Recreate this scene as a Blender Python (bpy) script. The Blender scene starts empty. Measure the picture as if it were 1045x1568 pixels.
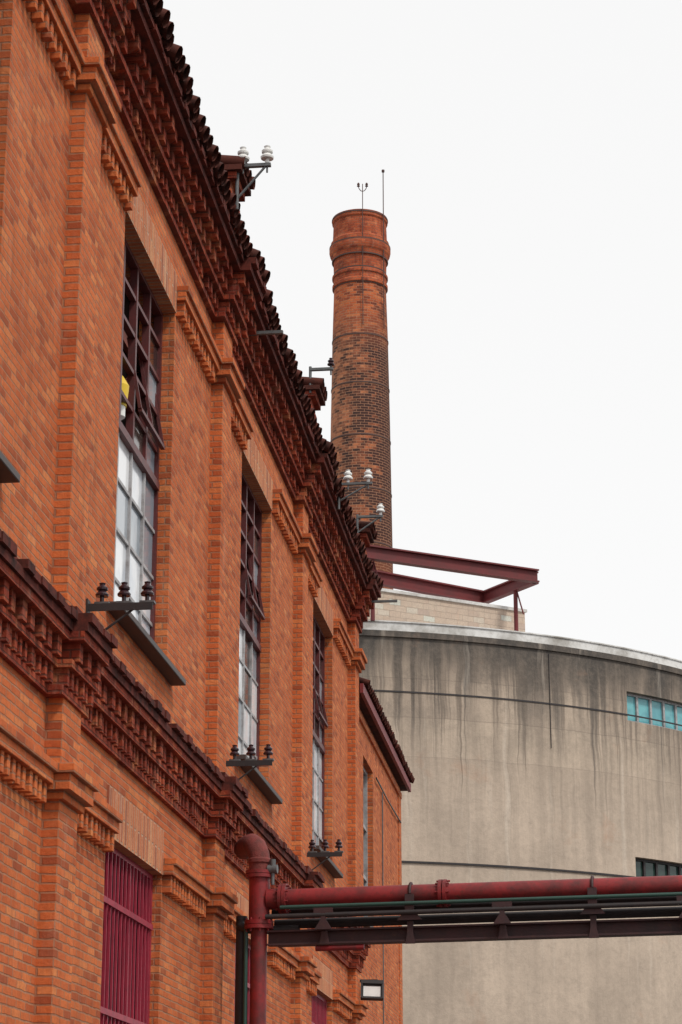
import bpy, math, random
from mathutils import Vector, Matrix
random.seed(7)
CZ=1.7
PSI=math.radians(6.54); TH=math.radians(17.26)
scene=bpy.context.scene
scene.view_settings.view_transform='Standard'
scene.view_settings.look='None'
scene.view_settings.exposure=0

# ---------------------------------------------------------------- mesh builder
class MB:
    def __init__(s): s.v=[];s.f=[];s.m=[];s.s=[]
    def face(s,pts,mi=0,sm=False):
        n=len(s.v); s.v+= [tuple(p) for p in pts]; s.f.append(tuple(range(n,n+len(pts)))); s.m.append(mi); s.s.append(sm)
    def box(s,x0,x1,y0,y1,z0,z1,mi=0):
        n=len(s.v)
        s.v+=[(x0,y0,z0),(x1,y0,z0),(x1,y1,z0),(x0,y1,z0),(x0,y0,z1),(x1,y0,z1),(x1,y1,z1),(x0,y1,z1)]
        for q in ((0,3,2,1),(4,5,6,7),(0,1,5,4),(1,2,6,5),(2,3,7,6),(3,0,4,7)):
            s.f.append(tuple(n+i for i in q)); s.m.append(mi); s.s.append(False)
    def D(s,D0,D1,Y0,Y1,Z0,Z1,mi=0):
        if Y1>Y0: s.box(-D1,-D0,Y0,Y1,Z0+CZ,Z1+CZ,mi)
    def obox(s,mat,sx,sy,sz,mi=0):
        n=len(s.v)
        for z in (-.5,.5):
            for (x,y) in ((-.5,-.5),(.5,-.5),(.5,.5),(-.5,.5)):
                s.v.append(tuple(mat@Vector((x*sx,y*sy,z*sz))))
        for q in ((0,3,2,1),(4,5,6,7),(0,1,5,4),(1,2,6,5),(2,3,7,6),(3,0,4,7)):
            s.f.append(tuple(n+i for i in q)); s.m.append(mi); s.s.append(False)
    def lathe(s,prof,mat,seg=16,mi=0):
        for (r0,z0),(r1,z1) in zip(prof[:-1],prof[1:]):
            flat=abs(z1-z0)<1e-6
            n=len(s.v)
            for i in range(seg):
                a=2*math.pi*i/seg; c,sn=math.cos(a),math.sin(a)
                s.v.append(tuple(mat@Vector((r0*c,r0*sn,z0))))
                s.v.append(tuple(mat@Vector((r1*c,r1*sn,z1))))
            for i in range(seg):
                j=(i+1)%seg
                s.f.append((n+2*i,n+2*j,n+2*j+1,n+2*i+1)); s.m.append(mi); s.s.append(not flat)
    def frame(s,p0,p1):
        p0=Vector(p0);p1=Vector(p1);d=(p1-p0)
        q=d.to_track_quat('Z','Y').to_matrix().to_4x4()
        return Matrix.Translation(p0)@q, d.length
    def tube(s,p0,p1,r,seg=12,mi=0,r1=None,caps=True):
        m,L=s.frame(p0,p1); r1=r if r1 is None else r1
        s.lathe(([(0,0)] if caps else [])+[(r,0),(r1,L)]+([(0,L)] if caps else []),m,seg,mi)
    def sweep(s,pts,r,seg=16,mi=0):
        n=len(s.v); pts=[Vector(p) for p in pts]; N=len(pts)
        ref=None
        for k,p in enumerate(pts):
            t=(pts[min(k+1,N-1)]-pts[max(k-1,0)]).normalized()
            if ref is None:
                ref=t.orthogonal().normalized()
            ref=(ref-t*ref.dot(t)).normalized(); b=t.cross(ref)
            for i in range(seg):
                a=2*math.pi*i/seg
                s.v.append(tuple(p+ref*math.cos(a)*r+b*math.sin(a)*r))
        for k in range(N-1):
            for i in range(seg):
                j=(i+1)%seg
                s.f.append((n+k*seg+i,n+k*seg+j,n+(k+1)*seg+j,n+(k+1)*seg+i)); s.m.append(mi); s.s.append(True)
    def ibeam(s,p0,p1,h,w,t=.03,mi=0):
        p0=Vector(p0);p1=Vector(p1);d=(p1-p0);L=d.length;x=d.normalized();z=Vector((0,0,1));y=z.cross(x).normalized();z=x.cross(y)
        m=Matrix((x,y,z)).transposed().to_4x4(); c=(p0+p1)/2
        s.obox(Matrix.Translation(c)@m,L,t*.6,h-2*t,mi)
        s.obox(Matrix.Translation(c+z*(h/2-t/2))@m,L,w,t,mi)
        s.obox(Matrix.Translation(c-z*(h/2-t/2))@m,L,w,t,mi)
    def obj(s,name,mats,parent=None,loc=None,rz=0,bevel=0):
        me=bpy.data.meshes.new(name); me.from_pydata(s.v,[],s.f)
        if not isinstance(mats,(list,tuple)): mats=[mats]
        for m in mats: me.materials.append(m)
        me.polygons.foreach_set('material_index',s.m); me.polygons.foreach_set('use_smooth',s.s); me.update()
        o=bpy.data.objects.new(name,me); scene.collection.objects.link(o)
        if parent: o.parent=parent
        if loc: o.location=loc
        o.rotation_euler[2]=rz
        if bevel:
            b=o.modifiers.new('b','BEVEL'); b.width=bevel; b.segments=1; b.limit_method='ANGLE'
        return o
def empty(name):
    e=bpy.data.objects.new(name,None); scene.collection.objects.link(e); return e
def W(L,H,Z):
    return Vector((L*math.cos(PSI)-H*math.sin(PSI), L*math.sin(PSI)+H*math.cos(PSI), Z+CZ))

# ---------------------------------------------------------------- materials
class NT:
    def __init__(s,name):
        s.mat=bpy.data.materials.new(name); s.mat.use_nodes=True; s.t=s.mat.node_tree; s.n=s.t.nodes
        s.b=s.n['Principled BSDF']
    def new(s,t,**k):
        n=s.n.new(t)
        for a,b in k.items(): setattr(n,a,b)
        return n
    def l(s,a,b): s.t.links.new(a,b)
    def inp(s,sock,v):
        if isinstance(v,(int,float,tuple)): sock.default_value=v
        else: s.l(v,sock)
    def math(s,op,a,b=0.0,c=None):
        n=s.new('ShaderNodeMath',operation=op); s.inp(n.inputs[0],a); s.inp(n.inputs[1],b)
        if c is not None: s.inp(n.inputs[2],c)
        return n.outputs[0]
    def mix(s,f,a,b,mode='MIX'):
        n=s.new('ShaderNodeMix',data_type='RGBA',blend_type=mode); s.inp(n.inputs[0],f); s.inp(n.inputs[6],a); s.inp(n.inputs[7],b); return n.outputs[2]
    def mr(s,v,a,b,c=0.0,d=1.0):
        n=s.new('ShaderNodeMapRange'); s.inp(n.inputs[0],v)
        for i,x in enumerate((a,b,c,d)): n.inputs[i+1].default_value=x
        return n.outputs[0]
    def xyz(s):
        tc=s.new('ShaderNodeTexCoord'); sp=s.new('ShaderNodeSeparateXYZ'); s.l(tc.outputs['Object'],sp.inputs[0]); return tc.outputs['Object'],sp.outputs
    def comb(s,x,y,z=0.0):
        n=s.new('ShaderNodeCombineXYZ'); s.inp(n.inputs[0],x);s.inp(n.inputs[1],y);s.inp(n.inputs[2],z); return n.outputs[0]
    def noise(s,vec,scale,det=4,rough=.55):
        n=s.new('ShaderNodeTexNoise'); s.inp(n.inputs['Vector'],vec); n.inputs['Scale'].default_value=scale; n.inputs['Detail'].default_value=det; n.inputs['Roughness'].default_value=rough
        return n.outputs[0]
    def bump(s,h,st=.5,dist=.01,norm=None):
        n=s.new('ShaderNodeBump'); n.inputs['Strength'].default_value=st; n.inputs['Distance'].default_value=dist; s.inp(n.inputs['Height'],h); s.l(n.outputs[0],s.b.inputs['Normal'])
def c4(*a): return (a[0],a[1],a[2],1.0)

def brick(name,c1,c2,mo,bw=.25,rh=.066,ms=.009,mode='std',dark=.30,lime=.22,sootz=None,R=1.0,oddk=.7,grime=.30):
    m=NT(name); o,x=m.xyz()
    if mode=='std': u,v=m.math('ADD',x[0],x[1]),x[2]
    elif mode=='soldier': u,v=x[2],x[1]
    else:
        u=m.math('MULTIPLY',m.math('ARCTAN2',x[1],x[0]),R); v=x[2]
    nz=m.noise(o,7.0,2)
    v2=m.math('ADD',v,m.math('MULTIPLY',m.math('SUBTRACT',nz,.5),rh*.28))
    vec=m.comb(u,v2)
    b=m.new('ShaderNodeTexBrick'); m.l(vec,b.inputs['Vector']); b.offset=.5
    b.inputs['Color1'].default_value=c4(*c1); b.inputs['Color2'].default_value=c4(*c2); b.inputs['Mortar'].default_value=c4(*mo)
    b.inputs['Scale'].default_value=1; b.inputs['Brick Width'].default_value=bw; b.inputs['Row Height'].default_value=rh
    b.inputs['Mortar Size'].default_value=ms; b.inputs['Mortar Smooth'].default_value=.4; b.inputs['Bias'].default_value=-.05
    b2=m.new('ShaderNodeTexBrick'); m.l(vec,b2.inputs['Vector']); b2.offset=.5
    b2.inputs['Color1'].default_value=(0,0,0,1); b2.inputs['Color2'].default_value=(1,1,1,1); b2.inputs['Mortar'].default_value=(.5,.5,.5,1)
    b2.inputs['Scale'].default_value=1; b2.inputs['Brick Width'].default_value=bw; b2.inputs['Row Height'].default_value=rh; b2.inputs['Mortar Size'].default_value=0
    inv=m.math('SUBTRACT',1.0,b.outputs[1])
    col=b.outputs[0]
    odd=m.math('MULTIPLY',m.mr(b2.outputs[0],.84,.97),inv)
    col=m.mix(m.math('MULTIPLY',odd,oddk),col,c4(c1[0]*.40,c1[1]*.38,c1[2]*.6))
    pale=m.math('MULTIPLY',m.mr(b2.outputs[0],.14,.02),inv)
    col=m.mix(m.math('MULTIPLY',pale,.4),col,c4(min(1,c1[0]*1.1),c1[1]*1.8,c1[2]*2.2))
    big=m.noise(o,.7,6,.65)
    col=m.mix(m.mr(big,.42,.68,0,dark),col,c4(c1[0]*.4,c1[1]*.34,c1[2]*.4))
    med=m.noise(o,3.3,5,.7)
    col=m.mix(m.mr(med,.5,.72,0,grime),col,c4(c1[0]*.28,c1[1]*.30,c1[2]*.45))
    col=m.mix(m.mr(med,.46,.28,0,grime*.9),col,c4(.66,.26,.11))
    fine=m.noise(o,26,4,.75)
    col=m.mix(m.mr(fine,.38,.7,0,.42),col,c4(c1[0]*.5,c1[1]*.45,c1[2]*.5))
    st=m.noise(m.comb(m.math('MULTIPLY',m.math('ADD',x[0],x[1]),4.0),m.math('MULTIPLY',x[2],.9)),1.0,5,.65)
    col=m.mix(m.mr(st,.56,.76,0,lime),col,c4(.60,.40,.30))
    st2=m.noise(m.comb(m.math('MULTIPLY',m.math('ADD',x[0],x[1]),6.0),m.math('MULTIPLY',x[2],.6),7.7),1.0,5,.65)
    col=m.mix(m.mr(st2,.54,.74,0,dark),col,c4(.09,.035,.025))
    if sootz:
        z0,z1,z2,z3=sootz
        s1=m.mr(x[2],z0,z1); s2=m.mr(x[2],z3,z2)
        k=m.math('MULTIPLY',s1,s2)
        sn=m.noise(o,.45,6,.75); rnd=b2.outputs[0]
        side_shade=m.math('MULTIPLY',x[0],.15)  # lit left and shaded right of the stack painted in with the soot
        sv=m.math('ADD',m.math('ADD',m.math('MULTIPLY',sn,2.0),m.math('MULTIPLY',rnd,.34)),side_shade)
        f=m.math('MULTIPLY',k,m.mr(sv,.88,1.22))
        f2=m.mr(sv,1.22,1.5,0,.75)
        f=m.math('MAXIMUM',f,f2)
        f=m.math('MULTIPLY',f,m.math('ADD',m.math('MULTIPLY',inv,.78),.12))
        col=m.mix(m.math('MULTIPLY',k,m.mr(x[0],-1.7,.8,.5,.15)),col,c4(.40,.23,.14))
        col=m.mix(f,col,c4(.026,.022,.024))
    m.l(col,m.b.inputs['Base Color']); m.b.inputs['Roughness'].default_value=.92
    m.b.inputs['Specular IOR Level'].default_value=.15
    h=m.math('ADD',m.math('MULTIPLY',b.outputs[1],-1.0),m.math('ADD',m.math('MULTIPLY',fine,.8),m.math('MULTIPLY',b2.outputs[0],.3)))
    m.bump(h,.8,.014)
    return m.mat
def paint(name,c,cd,rough=.5,scale=6,amt=.6,metal=0,spec=.5,bump=.1,rust=None):
    m=NT(name); o,x=m.xyz()
    n=m.noise(o,scale,5,.65); n2=m.noise(o,scale*7,3,.6)
    col=m.mix(m.mr(n,.42,.7,0,amt),c4(*c),c4(*cd)); col=m.mix(m.mr(n2,.5,.75,0,amt*.5),col,c4(*cd))
    if rust:
        n3=m.noise(o,scale*2.3,6,.75); col=m.mix(m.mr(n3,.56,.68,0,.8),col,c4(*rust))
    m.l(col,m.b.inputs['Base Color']); m.b.inputs['Roughness'].default_value=rough; m.b.inputs['Metallic'].default_value=metal
    m.b.inputs['Specular IOR Level'].default_value=spec
    m.bump(n2,bump,.01); return m.mat

M_brick=brick('orange_brick',(.70,.190,.062),(.50,.112,.040),(.42,.22,.135))
M_pil=brick('pilaster_brick',(.72,.195,.062),(.52,.115,.040),(.40,.20,.12),bw=.24)
M_sold=brick('soldier_course_brick',(.68,.25,.11),(.56,.16,.07),(.54,.36,.25),bw=.4,rh=.078,ms=.012,mode='soldier',lime=.5,dark=.2)
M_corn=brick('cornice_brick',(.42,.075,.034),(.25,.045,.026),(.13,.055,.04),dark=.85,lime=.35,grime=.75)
M_tile=paint('weathered_roof_tile',(.10,.030,.022),(.018,.014,.013),.9,5,.9,spec=.15)
M_edge=paint('sooty_brick_edge',(.14,.032,.023),(.02,.014,.013),.9,6,.9,spec=.15)
M_frame=paint('dark_red_steel_frame',(.12,.02,.02),(.03,.02,.02),.5,8)
M_gframe=paint('pale_steel_frame',(.40,.40,.41),(.14,.10,.09),.5,8,.7)
M_dark=paint('dark_interior_board',(.012,.010,.010),(.035,.018,.014),.9,2,spec=0)  # matte near-black board, shade of the interior put into its colour
M_sill=paint('metal_sill',(.05,.045,.045),(.09,.045,.03),.6,5)
M_bar=paint('crimson_window_bars',(.36,.022,.05),(.16,.015,.03),.5,8,.6)
M_lowdark=paint('crimson_dark_glass',(.07,.008,.016),(.02,.005,.008),.6,2,spec=.1)
M_red=paint('worn_red_pipe_paint',(.26,.020,.022),(.075,.020,.020),.52,4,.9,spec=.4,bump=.25,rust=(.09,.03,.02))
M_redold=paint('old_red_insulation',(.20,.038,.032),(.08,.025,.022),.85,9,.85,bump=.7,rust=(.09,.035,.02))
M_beam=paint('dark_red_steel_beam',(.055,.02,.022),(.02,.016,.017),.65,5,.7,rust=(.075,.035,.022))
M_roofbeam=paint('red_roof_steel',(.15,.016,.018),(.06,.018,.018),.6,2,.5)
M_black=paint('black_iron',(.02,.018,.02),(.05,.03,.025),.6,7,.4)
M_green=paint('green_pipe',(.02,.07,.055),(.03,.04,.035),.5,5,.4)
M_steel=paint('galvanised_steel',(.13,.135,.14),(.06,.055,.05),.55,8,.5,metal=.2)
M_porc=paint('white_porcelain',(.80,.80,.78),(.55,.52,.5),.2,10,.3,bump=0)
M_dins=paint('brown_porcelain',(.04,.018,.024),(.02,.015,.015),.25,10,.3,bump=0)
M_white=paint('white_flashing',(.74,.74,.73),(.30,.28,.25),.6,.9,.95)
M_fascia=paint('red_fascia',(.20,.022,.025),(.09,.018,.018),.6,3,.5)
M_yel=paint('yellow_paint',(.80,.55,.03),(.6,.38,.02),.5,5,.4)
M_ing=paint('interior_green_paint',(.06,.12,.05),(.03,.05,.03),.7,2,.5)
M_inr=paint('interior_rust_red',(.22,.05,.03),(.08,.03,.02),.7,2,.5)

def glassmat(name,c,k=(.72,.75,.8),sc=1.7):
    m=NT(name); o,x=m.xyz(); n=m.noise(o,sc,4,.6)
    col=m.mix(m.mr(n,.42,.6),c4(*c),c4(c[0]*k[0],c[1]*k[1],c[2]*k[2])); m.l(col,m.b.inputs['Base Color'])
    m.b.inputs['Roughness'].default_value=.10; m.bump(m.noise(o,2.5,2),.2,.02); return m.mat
M_glass=glassmat('sky_reflection_pane',(.88,.90,.92),(.68,.72,.78),1.3)  # sky reflection painted into the base colour, weaker in the grey panes
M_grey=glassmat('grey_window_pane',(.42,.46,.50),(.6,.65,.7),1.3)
M_dusty=glassmat('dusty_dark_pane',(.10,.07,.06),(.3,.2,.2))
M_teal=glassmat('teal_glass',(.16,.46,.50))
M_dgreen=glassmat('dark_green_glass',(.03,.06,.05))

def concrete():
    m=NT('stained_silo_concrete'); o,x=m.xyz(); R=20.0
    u=m.math('MULTIPLY',m.math('ARCTAN2',x[1],x[0]),R); z=x[2]
    wob=m.math('MULTIPLY',m.math('SUBTRACT',m.noise(o,.8,3),.5),.10)
    vec=m.comb(m.math('ADD',u,wob),m.math('ADD',z,wob))
    b=m.new('ShaderNodeTexBrick'); m.l(vec,b.inputs['Vector']); b.offset=.37
    b.inputs['Color1'].default_value=c4(.62,.505,.395); b.inputs['Color2'].default_value=c4(.45,.36,.285); b.inputs['Mortar'].default_value=c4(.33,.265,.215)
    b.inputs['Scale'].default_value=1; b.inputs['Brick Width'].default_value=3.1; b.inputs['Row Height'].default_value=1.25; b.inputs['Mortar Size'].default_value=.022; b.inputs['Mortar Smooth'].default_value=.9
    plain=c4(.62,.505,.405)
    hi=m.mr(z,11.5+CZ,14.2+CZ)
    col=m.mix(m.math('MULTIPLY',hi,.85),plain,b.outputs[0])
    big=m.noise(o,.28,7,.7); col=m.mix(m.mr(big,.42,.62,0,.42),col,c4(.33,.27,.22))
    uw=m.math('ADD',u,m.math('MULTIPLY',wob,2.5))
    def streak(su,sz,a,bb,off=0.0):
        return m.mr(m.noise(m.comb(m.math('MULTIPLY',uw,su),m.math('MULTIPLY',z,sz),off),1.0,6,.65),a,bb)
    def drips(su,off,lo,hi_,length,soft,zt=17.3):
        n=m.noise(m.comb(m.math('MULTIPLY',uw,su),m.math('MULTIPLY',z,.04),off),1.0,3,.6)
        ln=m.mr(n,lo,hi_,0,length)
        return m.mr(m.math('ADD',z,ln),zt+CZ,zt+CZ+soft)
    top=m.mr(z,9.5+CZ,17.0+CZ); top2=m.mr(z,13.2+CZ,16.6+CZ)
    s1=streak(1.5,.07,.46,.64); s4=streak(.6,.03,.45,.62,9.0); s3=streak(4.5,.10,.50,.66,5.2)
    col=m.mix(m.math('MULTIPLY',s1,m.math('ADD',m.math('MULTIPLY',top,.5),.14)),col,c4(.21,.17,.14))
    col=m.mix(m.math('MULTIPLY',s4,.24),col,c4(.27,.22,.18))
    col=m.mix(m.math('MULTIPLY',s3,m.math('ADD',m.math('MULTIPLY',top,.45),.08)),col,c4(.13,.11,.095))
    bl=m.mr(m.noise(o,.7,8,.78),.45,.58)
    col=m.mix(m.math('MULTIPLY',bl,m.math('ADD',m.math('MULTIPLY',top2,.62),.07)),col,c4(.16,.14,.12))
    col=m.mix(m.math('MULTIPLY',drips(2.6,1.0,.46,.72,7.5,2.6),.72),col,c4(.09,.08,.073))
    col=m.mix(m.math('MULTIPLY',drips(.9,4.0,.44,.68,5.0,2.2),.65),col,c4(.10,.09,.083))
    col=m.mix(m.math('MULTIPLY',drips(5.5,6.0,.50,.72,4.0,1.2,15.4),.5),col,c4(.10,.083,.07))
    rim=m.mr(m.math('ADD',z,m.math('MULTIPLY',streak(2.0,.3,.3,.7),1.2)),16.5+CZ,18.0+CZ,0,.85)
    col=m.mix(rim,col,c4(.075,.07,.066))
    col=m.mix(m.math('MULTIPLY',streak(2.2,.12,.58,.72,12.0),.5),col,c4(.68,.60,.51))
    col=m.mix(m.math('MULTIPLY',streak(.5,.5,.60,.74,2.0),.4),col,c4(.44,.24,.15))
    f=m.noise(o,5,6,.75); col=m.mix(m.mr(f,.45,.72,0,.38),col,c4(.28,.23,.19))
    m.l(col,m.b.inputs['Base Color']); m.b.inputs['Roughness'].default_value=.95; m.b.inputs['Specular IOR Level'].default_value=.2
    m.bump(f,.5,.04); return m.mat
M_conc=concrete()
M_parap=brick('faded_beige_render',(.66,.55,.44),(.60,.48,.38),(.55,.45,.36),bw=.6,rh=.2,ms=.012,dark=.15,lime=.5,grime=.1,oddk=.2)
M_chim=brick('chimney_brick',(.60,.155,.055),(.42,.09,.04),(.44,.25,.16),bw=.46,rh=.165,ms=.018,mode='cyl',R=1.75,dark=.3,lime=.15,oddk=.6,sootz=(30+CZ,37+CZ,48.5+CZ,51.5+CZ))
M_chimcap=brick('chimney_cap_brick',(.54,.125,.05),(.36,.08,.038),(.30,.15,.10),bw=.46,rh=.165,ms=.018,mode='cyl',R=1.8,dark=.65,lime=.2,grime=.5)
M_hoop=paint('rusty_hoop',(.09,.04,.03),(.04,.03,.03),.7,2)
M_asph=paint('asphalt_yard',(.10,.095,.09),(.06,.06,.06),.9,.5,.6)

# ---------------------------------------------------------------- ground
g=MB(); g.face([(-1500,-1500,0),(1500,-1500,0),(1500,1500,0),(-1500,1500,0)]); g.obj('ground',M_asph)

# ---------------------------------------------------------------- brick factory
fac=empty('brick_factory_building')
P=6.7; PW=.58
pil=[15.75+P*(k-1) for k in range(-1,5)]   # near faces
Y0,Y1=1.6,36.75
wins=[(p+2.15,p+4.55) for p in pil[:-1]]
wins[1]=(wins[1][0]+.3,wins[1][1]+.35)
LZ=(-.9,2.90); UZ=(4.80,8.5)
w=MB()
cur=Y0
for a,b in wins:
    w.D(4.0,4.4,cur,a,-CZ,9.95); w.D(4.0,4.4,a,b,-CZ,LZ[0]); w.D(4.0,4.4,a,b,LZ[1],UZ[0]-.06); w.D(4.0,4.4,a,b,UZ[1],9.95); cur=b
w.D(4.0,4.4,cur,Y1,-CZ,9.95)
w.D(4.4,16,Y0,Y0+.4,-CZ,9.95); w.D(4.4,16,Y1-.4,Y1,-CZ,9.95); w.D(15.6,16,Y0+.4,Y1-.4,-CZ,9.95)
for yy in (Y0+.1,Y1-.1):   # gables
    n=len(w.v)
    for dy in (-.1,.1):
        w.v+=[(-4.0,yy+dy,9.95+CZ),(-10,yy+dy,12.6+CZ),(-16,yy+dy,9.95+CZ)]
    w.f+=[(n,n+1,n+2),(n+3,n+5,n+4)]; w.m+=[0,0]; w.s+=[False,False]
w.obj('walls',M_brick,fac)
p=MB()
for y in pil: p.D(3.87,4.05,y,y+PW,-CZ,9.93)
p.obj('pilasters',M_pil,fac,bevel=.006)

def jit(a): return random.uniform(-a,a)
def cornice(mb,prof,ya,yb,brk,shift,ov):
    segs=[];c=ya
    for y in brk:
        a,b=max(ya,y-ov),min(yb,y+PW+ov)
        if a>c: segs.append((c,a,0))
        segs.append((a,b,shift)); c=b
    if c<yb: segs.append((c,yb,0))
    for kind,z0,z1,D,*r in prof:
        for a,b,sh in segs:
            if kind=='band':
                mi=r[0] if r else 0
                n=max(1,int((b-a)/1.3)); 
                for i in range(n):
                    mb.D(D-sh+jit(.004),4.06,a+(b-a)*i/n,a+(b-a)*(i+1)/n,z0,z1,mi)
            else:
                wd,pt=r[0],r[1]; n=max(1,int(round((b-a)/pt))); q=(b-a)/n; mi=r[2] if len(r)>2 else 0
                for i in range(n):
                    if random.random()<.03: continue
                    cy=a+(i+.5)*q+jit(.010)
                    mb.D(D-sh+jit(.014),4.06 if not mi else 4.05,cy-wd/2+jit(.007),cy+wd/2+jit(.007),z0-(.0 if not mi else jit(.01)),z1+(0 if not mi else jit(.018)),mi)
up=[('band',9.26,9.33,3.945),('dent',9.33,9.46,3.91,.065,.14),('band',9.46,9.53,3.85),('dent',9.53,9.67,3.81,.115,.25),('dent',9.67,9.80,3.74,.12,.25),('band',9.80,9.88,3.67,1),('dent',9.88,9.95,3.62,.20,.215,1)]
mid=[('band',3.56,3.63,3.955),('dent',3.63,3.76,3.925,.065,.14),('band',3.76,3.82,3.89),('dent',3.82,3.96,3.855,.115,.25),('band',3.96,4.03,3.81),('band',4.03,4.10,3.785,1),('dent',4.10,4.16,3.75,.20,.215,1),('band',4.16,4.22,3.87,1)]
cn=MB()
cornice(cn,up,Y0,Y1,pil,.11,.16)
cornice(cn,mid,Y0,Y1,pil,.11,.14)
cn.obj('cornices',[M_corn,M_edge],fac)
# string courses
sc=MB()
for base in (8.60,2.86):
    for i,y in enumerate(pil):
        sc.D(3.83,4.05,y-.05,y+PW+.05,base-.06,base)
        sc.D(3.775,4.05,y-.10,y+PW+.10,base,base+.12); sc.D(3.74,4.05,y-.13,y+PW+.13,base+.12,base+.19); 
        spans=[]
        e=y+PW+.13
        if i<len(wins): spans.append((e,wins[i][0]))
        else: spans.append((e,Y1))
        s0=wins[i-1][1] if i>0 else Y0
        spans.append((s0,y-.13))
        for a,b in spans:
            if b-a<.1: continue
            sc.D(3.89,4.05,a,b,base+.03,base+.12); sc.D(3.86,4.05,a,b,base+.12,base+.185)
            n=int((b-a)/.15)
            for k in range(n):
                cy=a+(k+.5)*(b-a)/n+jit(.007)
                sc.D(3.92+jit(.007),4.05,cy-.035,cy+.035,base-.12+jit(.008),base+.03)
sc.obj('string_courses',M_pil,fac,bevel=.004)
so=MB()
for a,b in wins:
    for zt in (UZ[1],LZ[1]):
        so.D(3.985,4.3,a-.0,b+.0,zt-.012,zt+.40)
so.obj('soldier_lintels',M_sold,fac)
si=MB()
for a,b in wins:
    si.D(3.86,4.3,a-.28,b+.28,UZ[0]-.06,UZ[0]-.002)
    si.D(3.86,4.3,a-.15,b+.15,LZ[0]-.08,LZ[0]-.002)
si.obj('window_sills',M_sill,fac,bevel=.006)

# windows
wf=MB()
def upper_window(a,b,z0,z1,split):
    wf.D(4.36,4.40,a,b,z0-.01,z1+.01,2)
    F=.055
    wf.D(4.12,4.20,a,a+F,z0,z1,0); wf.D(4.12,4.20,b-F,b,z0,z1,0)
    wf.D(4.12,4.20,a+F,b-F,z0,z0+F,1); wf.D(4.12,4.20,a+F,b-F,z1-F,z1,0)
    zs=z0+(z1-z0)*split
    wf.D(4.10,4.21,a+F,b-F,zs-.04,zs+.04,0)
    n=4; cols=[a+F]+[a+(b-a)*i/n for i in range(1,n)]+[b-F]
    rows=[z0+F]+[z0+(zs-z0)*i/4 for i in range(1,4)]+[zs-.04]
    for i in range(n):
        for j in range(4):
            t=jit(.006); q=random.random()
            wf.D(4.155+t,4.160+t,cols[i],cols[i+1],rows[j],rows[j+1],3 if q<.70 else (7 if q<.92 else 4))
    for i in range(1,n):
        y=a+(b-a)*i/n
        wf.D(4.13,4.19,y-.022,y+.022,z0+F,zs-.04,1); wf.D(4.125,4.195,y-.03,y+.03,zs+.04,z1-F,0)
    for i in range(1,4):
        z=z0+(zs-z0)*i/4; wf.D(4.135,4.185,a+F,b-F,z-.016,z+.016,1)
    for i in range(1,5):
        z=zs+(z1-zs)*i/5; wf.D(4.13,4.19,a+F,b-F,z-.02,z+.02,0)
    za=zs+(z1-zs)*.2; zb=zs+(z1-zs)*.6
    ya,yb=a+(b-a)*.5,b-F-.03
    for (yy) in (ya,(ya+yb)/2,yb):
        m,L=wf.frame((-4.20,yy,zb+CZ),(-4.07,yy,za+CZ+.03))
        wf.obox(m@Matrix.Translation((0,0,L/2)),.03,.03,L,0)
    wf.D(4.05,4.09,ya,yb,za,za+.035,0)
    for (i,j) in ((3,0),(3,1),(2,0),(0,2),(3,3),(3,2)):
        zz0=zs+.04+(z1-zs-.08)*j/5; zz1=zs+.04+(z1-zs-.08)*(j+1)/5
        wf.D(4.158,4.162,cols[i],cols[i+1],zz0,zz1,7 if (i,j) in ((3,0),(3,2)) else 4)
    # things seen inside: crane rail, duct and machine panel
    wf.D(4.27,4.31,a+.2,a+.9,zs+.3,zs+.75,8)
    wf.D(4.28,4.33,a+.1,b-.1,zs+1.15,zs+1.25,9)
    m,L=wf.frame((-4.3,a+.4,zs+.1+CZ),(-4.3,b-.3,zs+1.1+CZ)); wf.obox(m@Matrix.Translation((0,0,L/2)),.05,.05,L,9)
for i,(a,b) in enumerate(wins): upper_window(a,b,UZ[0],UZ[1],.50)
def lower_window(a,b,z0,z1):
    wf.D(4.20,4.24,a,b,z0,z1,5)
    for y in (a,b-.06): wf.D(4.08,4.20,y,y+.06,z0,z1,6)
    wf.D(4.08,4.20,a+.06,b-.06,z1-.06,z1,6); wf.D(4.08,4.20,a+.06,b-.06,z0,z0+.06,6)
    n=int((b-a)/.15)
    for k in range(1,n):
        y=a+(b-a)*k/n+jit(.006); wf.D(4.07,4.088,y-.010,y+.010,z0+.06,z1-.06,6)
    for z in (z0+.8,z0+1.6,z0+2.4,z1-.5):
        wf.D(4.055,4.078,a+.06,b-.06,z-.025,z+.025,6)
    for y in (a+(b-a)/3,a+(b-a)*2/3): wf.D(4.12,4.19,y-.03,y+.03,z0+.06,z1-.06,6)
    for z in (z0+1.2,z0+2.1): wf.D(4.13,4.19,a+.06,b-.06,z-.03,z+.03,6)
for a,b in wins: lower_window(a,b,*LZ)
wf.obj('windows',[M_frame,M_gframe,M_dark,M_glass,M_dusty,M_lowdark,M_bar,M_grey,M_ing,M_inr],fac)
yl=MB(); yl.lathe([(0,0),(.09,0),(.11,.2),(.05,.30),(0,.30)],Matrix.Translation((-4.235,18.85,6.98+CZ)),14,0); yl.lathe([(0,-.16),(.08,-.10),(.08,0)],Matrix.Translation((-4.235,18.85,6.98+CZ)),14,1)
yl.obj('window_lamp',[M_yel,M_porc],fac)

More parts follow.
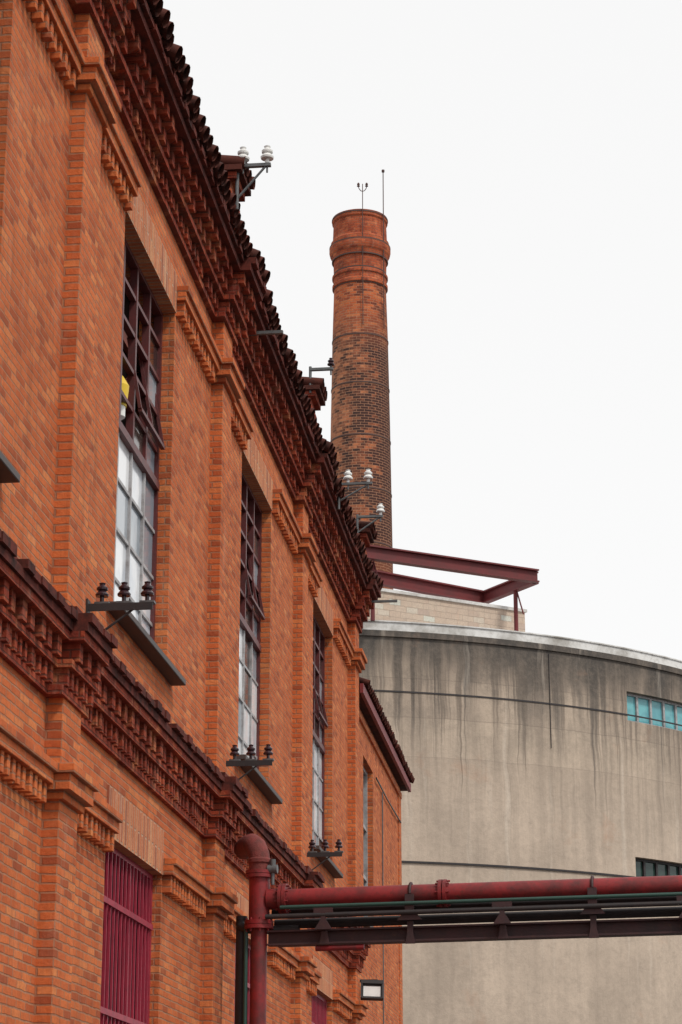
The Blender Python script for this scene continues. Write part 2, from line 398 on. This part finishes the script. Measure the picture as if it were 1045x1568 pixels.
# roof
rf=MB()
SL=.44
y=Y0+.05; i=0
def inbrk(y): return any(q-.16<=y<=q+PW+.16 for q in pil)
while y<Y1+.1:
    sh=.07 if inbrk(y) else 0
    D0=3.56-sh+jit(.03); zz=10.02+jit(.018)
    rf.tube((-D0,y+jit(.015),zz+CZ),(-10,y,zz+(10-D0)*SL+CZ),.082,10,0,caps=False)
    rf.tube((-D0-.03,y+jit(.008),zz+CZ),(-D0-.6,y,zz+.57*SL+CZ),.070,10,0,r1=.07,caps=False)
    D2=D0+.05+jit(.02)
    rf.tube((-D2,y+.10,zz-.055+CZ),(-10,y+.10,zz-.055+(10-D2)*SL+CZ),.068,8,0,caps=False)
    y+=.2
rf.face([(-3.66,Y0,9.96+CZ),(-3.66,Y1,9.96+CZ),(-10,Y1,9.96+6.34*SL+CZ),(-10,Y0,9.96+6.34*SL+CZ)])
rf.face([(-10,Y0,9.96+6.34*SL+CZ),(-10,Y1,9.96+6.34*SL+CZ),(-16.4,Y1,9.90+CZ),(-16.4,Y0,9.90+CZ)])
rf.obj('tile_roof',M_tile,fac)
# roof piers
rp=MB()
for y in pil:
    a=y-1.32; b=a+.62
    rp.D(3.62,4.6,a+.05,b-.05,9.97,10.16); 
    rp.D(3.59,4.6,a+.02,b-.02,10.16,10.25); rp.D(3.61,4.6,a+.04,b-.04,10.25,10.36); rp.D(3.54,4.6,a+.01,b-.01,10.36,10.44)
    rp.D(3.48,4.64,a-.03,b+.03,10.44,10.50,1)
    for j in range(4):
        yy=a-.02+(b-a+.04)*(j+.5)/4
        rp.tube((-3.44+jit(.015),yy,10.55+CZ),(-4.66,yy,10.70+CZ),.075,8,1,caps=False)
rp.obj('roof_piers',[M_corn,M_tile],fac)

# annex
an=MB()
AY0,AY1=Y1,45.6
aw=(38.3,40.0)
an.D(4.0,4.4,AY0,aw[0],-CZ,8.22); an.D(4.0,4.4,aw[0],aw[1],-CZ,4.6); an.D(4.0,4.4,aw[0],aw[1],7.5,8.22); an.D(4.0,4.4,aw[1],AY1,-CZ,8.22)
an.D(4.4,14,AY1-.4,AY1,-CZ,8.22); an.D(13.6,14,AY0,AY1-.4,-CZ,8.22)
an.D(3.96,4.05,AY0,AY1+.03,7.98,8.10); 
an.D(3.975,4.05,AY1-.5,AY1+.02,-CZ,7.98)
an.obj('annex_walls',M_brick,fac)
ar=MB()
ar.D(3.80,3.86,AY0-.3,AY1+.45,8.20,8.36,0); ar.D(3.86,14.3,AY0-.0,AY1+.42,8.22,8.28,1)
ar.face([(-3.78,AY0,8.40+CZ),(-3.78,AY1+.5,8.40+CZ),(-9,AY1+.5,10.2+CZ),(-9,AY0,10.2+CZ)],1)
ar.face([(-9,AY0,10.2+CZ),(-9,AY1+.5,10.2+CZ),(-14.3,AY1+.5,8.4+CZ),(-14.3,AY0,8.4+CZ)],1)
ar.face([(-3.80,AY1+.46,8.38+CZ),(-9,AY1+.46,10.18+CZ),(-14.3,AY1+.46,8.3+CZ)],0)
y=AY0
while y<AY1+.5:
    ar.tube((-3.74+jit(.015),y,8.42+CZ),(-9,y,10.22+CZ),.06,8,1,caps=False); y+=.2
ar.obj('annex_roof',[M_fascia,M_tile],fac)
aww=MB()
aww.D(4.22,4.26,aw[0],aw[1],4.6,7.5,1)
for y in (aw[0],aw[1]-.06,(aw[0]+aw[1])/2): aww.D(4.1,4.2,y,y+.06,4.6,7.5,0)
for z in (4.6,5.5,6.4,7.44): aww.D(4.11,4.19,aw[0]+.06,aw[1]-.06,z,z+.06,0)
aww.D(3.9,4.1,aw[0]-.1,aw[1]+.1,4.52,4.595,2)
aww.obj('annex_window',[M_gframe,M_dark,M_sill],fac)
cd=MB()
cd.tube((-3.97,41.5,2+CZ),(-3.97,41.5,7.4+CZ),.012,8,0); cd.sweep([(-3.965,40.3,7.45+CZ),(-3.965,42.5,7.42+CZ),(-3.965,45.4,7.46+CZ)],.015,8,0)
cd.obj('annex_conduit',[M_steel],fac)

# ---------------------------------------------------------------- insulator brackets
INS=[(0,0),(.018,0),(.018,.045),(.052,.045),(.056,.06),(.036,.085),(.03,.09),(.046,.10),(.048,.115),(.03,.13),(.022,.14),(.028,.155),(.0,.165)]
def window_bracket(Y,Z):
    m=MB()
    m.D(3.46,4.0,Y-.03,Y+.03,Z,Z+.012,0); m.D(3.46,4.0,Y-.03,Y-.018,Z-.05,Z,0)
    mt,L=m.frame((-3.98,Y,Z-.3+CZ),(-3.6,Y,Z-.02+CZ)); m.obox(mt@Matrix.Translation((0,0,L/2)),.025,.012,L,0)
    m.D(3.985,4.0,Y-.05,Y+.05,Z-.35,Z+.05,0)
    for D in (3.88,3.70,3.51):
        m.D(D-.06,D+.06,Y-.02,Y+.06,Z+.012,Z+.03,2)
        m.lathe([(r,z) for r,z in INS],Matrix.Translation((-D,Y,Z+.03+CZ)),14,1)
    return m.obj('insulator_bracket',[M_black,M_dins,M_steel])
for k in range(3): window_bracket(16.95+P*k,4.58)
def top_bracket(Y,Z,D0,D1,Ds,strut=True,col=1,down=.3,sc=1.15):
    m=MB()
    m.D(D1,D0,Y-.025,Y+.025,Z,Z+.035,0)
    if strut: m.tube((-D0,Y,Z-down+CZ),(-(D1+.06),Y,Z+CZ),.014,8,0)
    if down: m.tube((-D0-.0,Y,Z-down-.12+CZ),(-D0,Y,Z+.06+CZ),.02,8,0)
    for D in Ds:
        m.lathe([(r*sc,z*sc) for r,z in INS],Matrix.Translation((-D,Y,Z+.03+CZ)),14,col)
        m.tube((-D,Y,Z-.07+CZ),(-D,Y,Z+.05+CZ),.011,6,0)
    return m.obj('roof_insulator_bracket',[M_steel,M_porc,M_dins])
top_bracket(21.2,10.50,3.54,3.18,(3.48,3.22),down=.36,sc=1.3)
top_bracket(27.85,10.72,3.61,3.30,(3.33,),strut=False,col=2,down=.2,sc=.9)
top_bracket(31.1,10.14,3.6,3.10,(3.46,3.16),down=.25,sc=1.3)
top_bracket(34.45,10.66,3.68,3.26,(3.30,),down=.25,sc=1.3)
top_bracket(36.3,9.72,4.0,3.2,(),strut=False,down=0)
top_bracket(23.9,9.68,3.98,3.42,(),strut=False,down=0)

# ---------------------------------------------------------------- floodlight
fl=MB()
mt=Matrix.Translation((-3.68,36.5,3.27+CZ))@Matrix.Rotation(math.radians(-14),4,'X')@Matrix.Rotation(math.radians(8),4,'Z')
fl.obox(mt,.36,.10,.30,0); fl.obox(mt@Matrix.Translation((0,-.045,-.03)),.28,.03,.17,1)
for sx in (-.17,.17): fl.obox(mt@Matrix.Translation((sx,-.06,0)),.03,.07,.30,0)
fl.obox(mt@Matrix.Translation((0,-.06,.12)),.36,.08,.06,0); fl.obox(mt@Matrix.Translation((0,-.06,-.14)),.36,.06,.03,0)
fl.D(3.6,4.0,36.6,36.64,3.42,3.46,0); fl.tube((-3.66,36.6,3.3+CZ),(-3.66,36.62,3.46+CZ),.015,8,0)
fl.obj('floodlight',[M_black,M_porc])

# ---------------------------------------------------------------- pipe bridge
pb=empty('pipe_bridge')
dirv=Vector((1,-.075,.009)).normalized(); O=Vector((-3.45,22.72,2.965+CZ))
zv=Vector((0,0,1)); yv=zv.cross(dirv).normalized()
def pt(s,y=0,z=0): return O+dirv*s+yv*y+zv*z
LEN=12.0
mp=MB()
r=.098
mp.tube(pt(0,0,-3.0-CZ+.04),pt(0,0,-.30),.085,20,0)
mp.tube(pt(0,0,-.30),pt(0,0,-.26),.15,20,0); mp.tube(pt(0,0,-.255),pt(0,0,-.215),.15,20,0)
mp.tube(pt(0,0,-.215),pt(0,0,.22),.108,20,0)
mp.tube(pt(0,0,.22),pt(0,0,.255),.145,20,0); mp.tube(pt(0,0,.26),pt(0,0,.295),.145,20,0)
mp.sweep([pt(-.0,0,.295),pt(0,0,.40),pt(-.01,0,.47),pt(-.05,.05,.55),pt(-.12,.15,.60),pt(-.2,.3,.61),pt(-.3,.55,.61)],.108,20,1)
mp.lathe([(.108,0),(.122,.015),(.122,.05),(.108,.065)],Matrix.Translation(pt(0,0,.36)),20,1)
mp.tube(pt(.09,0,0),pt(.22,0,0),.108,20,0)
mp.tube(pt(.22,0,0),pt(.255,0,0),.155,20,0); mp.tube(pt(.26,0,0),pt(.295,0,0),.155,20,0)
mp.tube(pt(.295,0,0),pt(LEN,0,0),r,24,0)
for s in (1.87,6.2,9.4):
    mp.tube(pt(s,0,0),pt(s+.035,0,0),.142,20,0); mp.tube(pt(s+.045,0,0),pt(s+.08,0,0),.142,20,0)
    for k in range(8):
        a=k*math.pi/4; mp.tube(pt(s-.03,.122*math.cos(a),.122*math.sin(a)),pt(s+.11,.122*math.cos(a),.122*math.sin(a)),.011,6,0)
for k in range(8):
    a=k*math.pi/4+.3
    mp.tube(pt(.125*math.cos(a),.125*math.sin(a),-.33),pt(.125*math.cos(a),.125*math.sin(a),-.19),.011,6,0)
    mp.tube(pt(.19,.13*math.cos(a),.13*math.sin(a)),pt(.325,.13*math.cos(a),.13*math.sin(a)),.011,6,0)
mp.tube(pt(.1,-.05,.30),pt(.2,-.05,.30),.045,12,2); mp.tube(pt(.15,-.05,.30),pt(.15,-.05,.40),.03,12,2); mp.tube(pt(.15,-.05,.14),pt(.15,-.05,.30),.018,10,2)
mp.obj('steam_pipe',[M_red,M_redold,M_steel],pb)
bm_=MB()
bm_.ibeam(pt(.1,.0,-.40),pt(LEN,.0,-.40),.15,.14,.018,0)
bm_.ibeam(pt(.1,.42,-.36),pt(LEN,.42,-.36),.15,.14,.018,0)
for s in [x*.95+.5 for x in range(12)]:
    m,L=bm_.frame(pt(s,0,-.42),pt(s,.42,-.38)); bm_.obox(m@Matrix.Translation((0,0,L/2)),.05,.05,L,0)
bm_.obj('support_beams',M_beam,pb)
sd=MB()
def gusset(s,yo,zt,zb,wt,wb,mi=0):
    a=[pt(s-wt,yo,zt),pt(s+wt,yo,zt),pt(s+wt,yo,zb+.10),pt(s+wb,yo,zb),pt(s-wb,yo,zb),pt(s-wt,yo,zb+.10)]
    b=[q+yv*.03 for q in a]
    sd.face(a[::-1],mi); sd.face(b,mi)
    for i in range(6):
        j=(i+1)%6; sd.face([a[i],a[j],b[j],b[i]],mi)
for s in (1.58,3.42,5.25,7.1,9.0):
    gusset(s,-.135,-.01,-.27,.045,.125)
    sd.sweep([pt(s,.11*math.sin(t)*-1,.0+.112*math.cos(t)) for t in [(-1.6)+i*3.2/12 for i in range(13)]],.016,6,0)
    gusset(s,-.09,-.28,-.50,.03,.05)
for s in (.70,2.52,4.35,6.2):
    gusset(s,-.16,-.17,-.34,.025,.09); 
    m,L=sd.frame(pt(s-.1,-.145,-.165),pt(s+.1,-.145,-.165)); sd.obox(m@Matrix.Translation((0,0,L/2)),.015,.09,L,0)
    gusset(s,-.10,-.35,-.48,.03,.05)
sd.obj('pipe_saddles',M_beam,pb)
gp=MB()
gp.tube(pt(.25,-.14,-.105),pt(LEN,-.14,-.105),.020,10,0); gp.tube(pt(.1,-.14,-.195),pt(LEN,-.14,-.195),.026,10,1)
gp.tube(pt(.1,.18,-.12),pt(LEN,.18,-.12),.05,12,1); gp.tube(pt(.1,.30,-.22),pt(LEN,.30,-.22),.05,12,1)
gp.tube(pt(.6,-.03,-.515),pt(1.1,-.03,-.515),.03,10,2)
gp.obj('small_pipes',[M_green,M_black,M_red],pb)
dp=MB()
dp.tube(pt(-.21,.12,-3.0-CZ+.04),pt(-.21,.12,-.15),.06,16,0); dp.tube(pt(-.13,-.02,-3.0-CZ+.04),pt(-.13,-.02,-.25),.022,10,1)
dp.sweep([pt(-.21,.12,-.2),pt(-.20,.05,-.26),pt(-.1,.0,-.30),pt(.1,0.1,-.30),pt(.4,.1,-.30)],.045,12,0)
dp.obj('downpipes',[M_black,M_green],pb)
tw=MB()
for dy in (-.2,.6):
    q=pt(11,dy); tw.box(q.x-.08,q.x+.08,q.y-.08,q.y+.08,0,O.z-.60)
q=pt(11,0); tw.box(q.x-.09,q.x+.09,q.y-.3,q.y+.7,O.z-.60,O.z-.485)
tw.obj('support_trestle',M_beam,pb)

# ---------------------------------------------------------------- concrete silo
silo=empty('concrete_storage_tank')
R=20.0; C=W(-2.5,88,0); C.z=0
angs=set(range(-180,181,2)); wd=[(36.7,52.0,15.15,16.15),(37.0,49.0,9.75,10.68)]
for a0,a1,_,_ in wd: angs|={a0,a1}
angs=sorted(angs); zs=sorted({-CZ,5.0,9.75,10.68,12.5,15.15,16.15,17.25})
s=MB(); idx={}
for i,a in enumerate(angs):
    for j,z in enumerate(zs):
        t=math.radians(a); idx[i,j]=len(s.v); s.v.append((R*math.sin(t),-R*math.cos(t),z+CZ))
for i in range(len(angs)-1):
    for j in range(len(zs)-1):
        am=(angs[i]+angs[i+1])/2; zm=(zs[j]+zs[j+1])/2
        if any(a0<am<a1 and z0<zm<z1 for a0,a1,z0,z1 in wd): continue
        s.f.append((idx[i,j],idx[i+1,j],idx[i+1,j+1],idx[i,j+1])); s.m.append(0); s.s.append(True)
def cp(a,r,z): t=math.radians(a); return (r*math.sin(t),-r*math.cos(t),z+CZ)
for a0,a1,z0,z1 in wd:
    rr=[a for a in angs if a0<=a<=a1]
    for k in range(len(rr)-1):
        for z in (z0,z1): s.face([cp(rr[k],R,z),cp(rr[k+1],R,z),cp(rr[k+1],19.6,z),cp(rr[k],19.6,z)],0)
    for a in (a0,a1): s.face([cp(a,R,z0),cp(a,19.6,z0),cp(a,19.6,z1),cp(a,R,z1)],0)
s.obj('tank_wall',M_conc,silo,C,PSI)
rm=MB()
I4=Matrix.Translation((0,0,CZ))
rm.lathe([(20.0,17.10),(20.07,17.11),(20.07,17.30),(19.9,17.30)],I4,180,0)
rm.lathe([(19.93,17.30),(19.93,17.60),(19.97,17.61),(19.97,17.65),(19.6,17.67),(0,18.2)],I4,180,1)
for z,rr,hh in ((15.35,.02,.025),(10.0,.045,.03)):
    rm.lathe([(20.0,z-hh),(20.0+rr,z-hh),(20.0+rr,z+hh),(20.0,z+hh)],I4,180,2)
rm.obj('tank_rim',[M_conc,M_white,M_black],silo,C,PSI)
sw=MB()
for wi,(a0,a1,z0,z1) in enumerate(wd):
    n=int((a1-a0)/1.7)
    for k in range(n):
        b0=a0+(a1-a0)*k/n; b1=a0+(a1-a0)*(k+1)/n
        sw.face([cp(b0,19.75,z0),cp(b1,19.75,z0),cp(b1,19.75,z1),cp(b0,19.75,z1)],(0 if wi==0 else 1))
        for a in (b0,):
            m=Matrix.Translation(Vector(cp(a,19.78,(z0+z1)/2)))@Matrix.Rotation(math.radians(a),4,'Z'); sw.obox(m,.09,.08,z1-z0,2 if wi==0 else 3)
        for z in (z0+.04,z1-.04):
            am=(b0+b1)/2; m=Matrix.Translation(Vector(cp(am,19.78,z)))@Matrix.Rotation(math.radians(am),4,'Z'); sw.obox(m,.6,.07,.08,2 if wi==0 else 3)
sw.tube(cp(27.5,20.02,13.9),cp(27.5,20.02,17.0),.012,8,3)
sw.obj('tank_windows',[M_teal,M_dgreen,M_gframe,M_black],silo,C,PSI)
def prism(mb,foot,z0,z1,mi=0):
    a=[W(l,h,z0) for l,h in foot]; b=[W(l,h,z1) for l,h in foot]; n=len(a)
    for i in range(n):
        j=(i+1)%n; mb.face([a[i],a[j],b[j],b[i]],mi)
    mb.face(b,mi); mb.face(a[::-1],mi)
rh=MB()
d=Vector((.875,.484)); nn=Vector((-.484,.875)); A=Vector((.2,68.9)); B=Vector((6.17,72.2))
prism(rh,[tuple(A),tuple(B),tuple(B+nn*6),tuple(A+nn*6)],17.4,18.90,0)
A2=A-d*.05-nn*.06;B2=B+d*.06-nn*.06
prism(rh,[tuple(A2),tuple(B2),tuple(B2+nn*6.1),tuple(A2+nn*6.1)],18.90,19.0,1)
rh.obj('roof_house',[M_parap,M_white],silo)
rb=MB()
Zb=19.62
rb.ibeam(W(-.6,66.7,Zb),W(6.45,70.3,Zb),.44,.26,.05); rb.ibeam(W(-.6,69.2,Zb),W(4.85,73.0,Zb),.44,.26,.05); rb.ibeam(W(6.40,70.35,Zb-.01),W(4.84,73.0,Zb-.01),.42,.24,.05)
for l,h in ((5.8,71.3),(1.0,67.9)):
    q=W(l,h,0); rb.tube((q.x,q.y,17.5+CZ),(q.x,q.y,Zb-.2+CZ),.07,10); rb.tube((q.x+.25,q.y,18.6+CZ),(q.x+.02,q.y,19.5+CZ),.025,8)
rb.obj('steel_roof_frame',M_roofbeam,silo)

# ---------------------------------------------------------------- chimney
ch=empty('brick_chimney')
cw=W(1.16,125,0); cw.z=0
c=MB(); T=Matrix.Translation((0,0,CZ))
c.lathe([(2.35,-CZ),(1.93,30),(1.875,36),(1.77,44.3),(1.68,49.5),(1.585,52.9)],T,48,0)
c.lathe([(1.585,52.9),(1.69,52.95),(1.69,53.15),(1.62,53.25),(1.62,53.55),(1.70,53.6),(1.70,53.75),(1.60,53.85),(1.62,54.7),(1.70,54.8),(1.74,55.0),(1.82,55.15),(1.87,55.35),(1.87,55.6),(1.78,55.7),(1.78,55.95),(1.66,56.1),(1.62,57.2),(1.70,57.3),(1.70,57.6),(1.25,57.62),(1.2,54.0),(0,54.0)],T,48,1)
c.obj('stack',[M_chim,M_chimcap],ch,cw,PSI)
hp=MB()
def rad(z):
    pts=[(-CZ,2.35),(30,1.93),(36,1.875),(44.3,1.77),(49.5,1.68),(52.9,1.585),(58,1.6)]
    for (a,ra),(b,rb_) in zip(pts[:-1],pts[1:]):
        if a<=z<=b: return ra+(rb_-ra)*(z-a)/(b-a)
for z in (57.5,55.65,54.75,53.9,52.9,49.5,46.4,43.1,39.8,36.5,33):
    r0=rad(z)+(.1 if z>57 else (.25 if z>55 else (.1 if z>54.5 else 0)))
    hp.lathe([(r0-.02,z-.04),(r0+.03,z-.04),(r0+.03,z+.04),(r0-.02,z+.04)],T,48,0)
hp.tube((.15,-1.75,50+CZ),(.15,-1.80,59.2+CZ),.025,6,0)
hp.tube((1.42,-1.1,50+CZ),(1.42,-1.12,60.3+CZ),.03,6,0)
hp.lathe([(0,0),(.09,.02),(.09,.16),(0,.2)],Matrix.Translation((1.42,-1.12,60.3+CZ)),10,0)
for sx in (-1,1):
    hp.sweep([(.15,-1.80,58.7+CZ),(.15+sx*.12,-1.8,58.75+CZ),(.15+sx*.22,-1.8,58.9+CZ),(.15+sx*.25,-1.8,59.05+CZ)],.025,6,0)
    hp.lathe([(0,0),(.10,.02),(.06,.1),(.09,.14),(.05,.24),(0,.27)],Matrix.Translation((.15+sx*.25,-1.8,59.02+CZ)),10,0)
hp.obj('hoops_and_lightning_rods',M_hoop,ch,cw,PSI)

# ---------------------------------------------------------------- camera
cam=bpy.data.cameras.new('camera'); co=bpy.data.objects.new('camera',cam); scene.collection.objects.link(co)
co.location=(0,0,CZ); co.rotation_euler=(math.radians(90)+TH,0,PSI)
cam.sensor_fit='VERTICAL'; cam.sensor_height=36; cam.sensor_width=24; cam.lens=3400/1568*36; cam.clip_end=5000
scene.camera=co
# ---------------------------------------------------------------- light
sd_=Vector((.62,-.50,1.0)).normalized()
sl=bpy.data.lights.new('sun','SUN'); sl.energy=2.0; sl.angle=math.radians(10); sl.color=(1,.94,.85)
so_=bpy.data.objects.new('sun',sl); scene.collection.objects.link(so_); so_.rotation_euler=(-sd_).to_track_quat('-Z','Y').to_euler()
wld=bpy.data.worlds.new('World'); scene.world=wld; wld.use_nodes=True; t=wld.node_tree
bg=t.nodes['Background']; sk=t.nodes.new('ShaderNodeTexSky'); sk.sky_type='NISHITA'; sk.sun_disc=False
sk.sun_elevation=math.asin(sd_.z); sk.sun_rotation=math.atan2(sd_.x,sd_.y)
hs=t.nodes.new('ShaderNodeHueSaturation'); hs.inputs['Saturation'].default_value=.15; t.links.new(sk.outputs[0],hs.inputs['Color'])
mx=t.nodes.new('ShaderNodeMix'); mx.data_type='RGBA'; mx.inputs[0].default_value=.87; t.links.new(hs.outputs[0],mx.inputs[6]); mx.inputs[7].default_value=(7.9,7.88,7.85,1)
t.links.new(mx.outputs[2],bg.inputs[0]); bg.inputs[1].default_value=.13
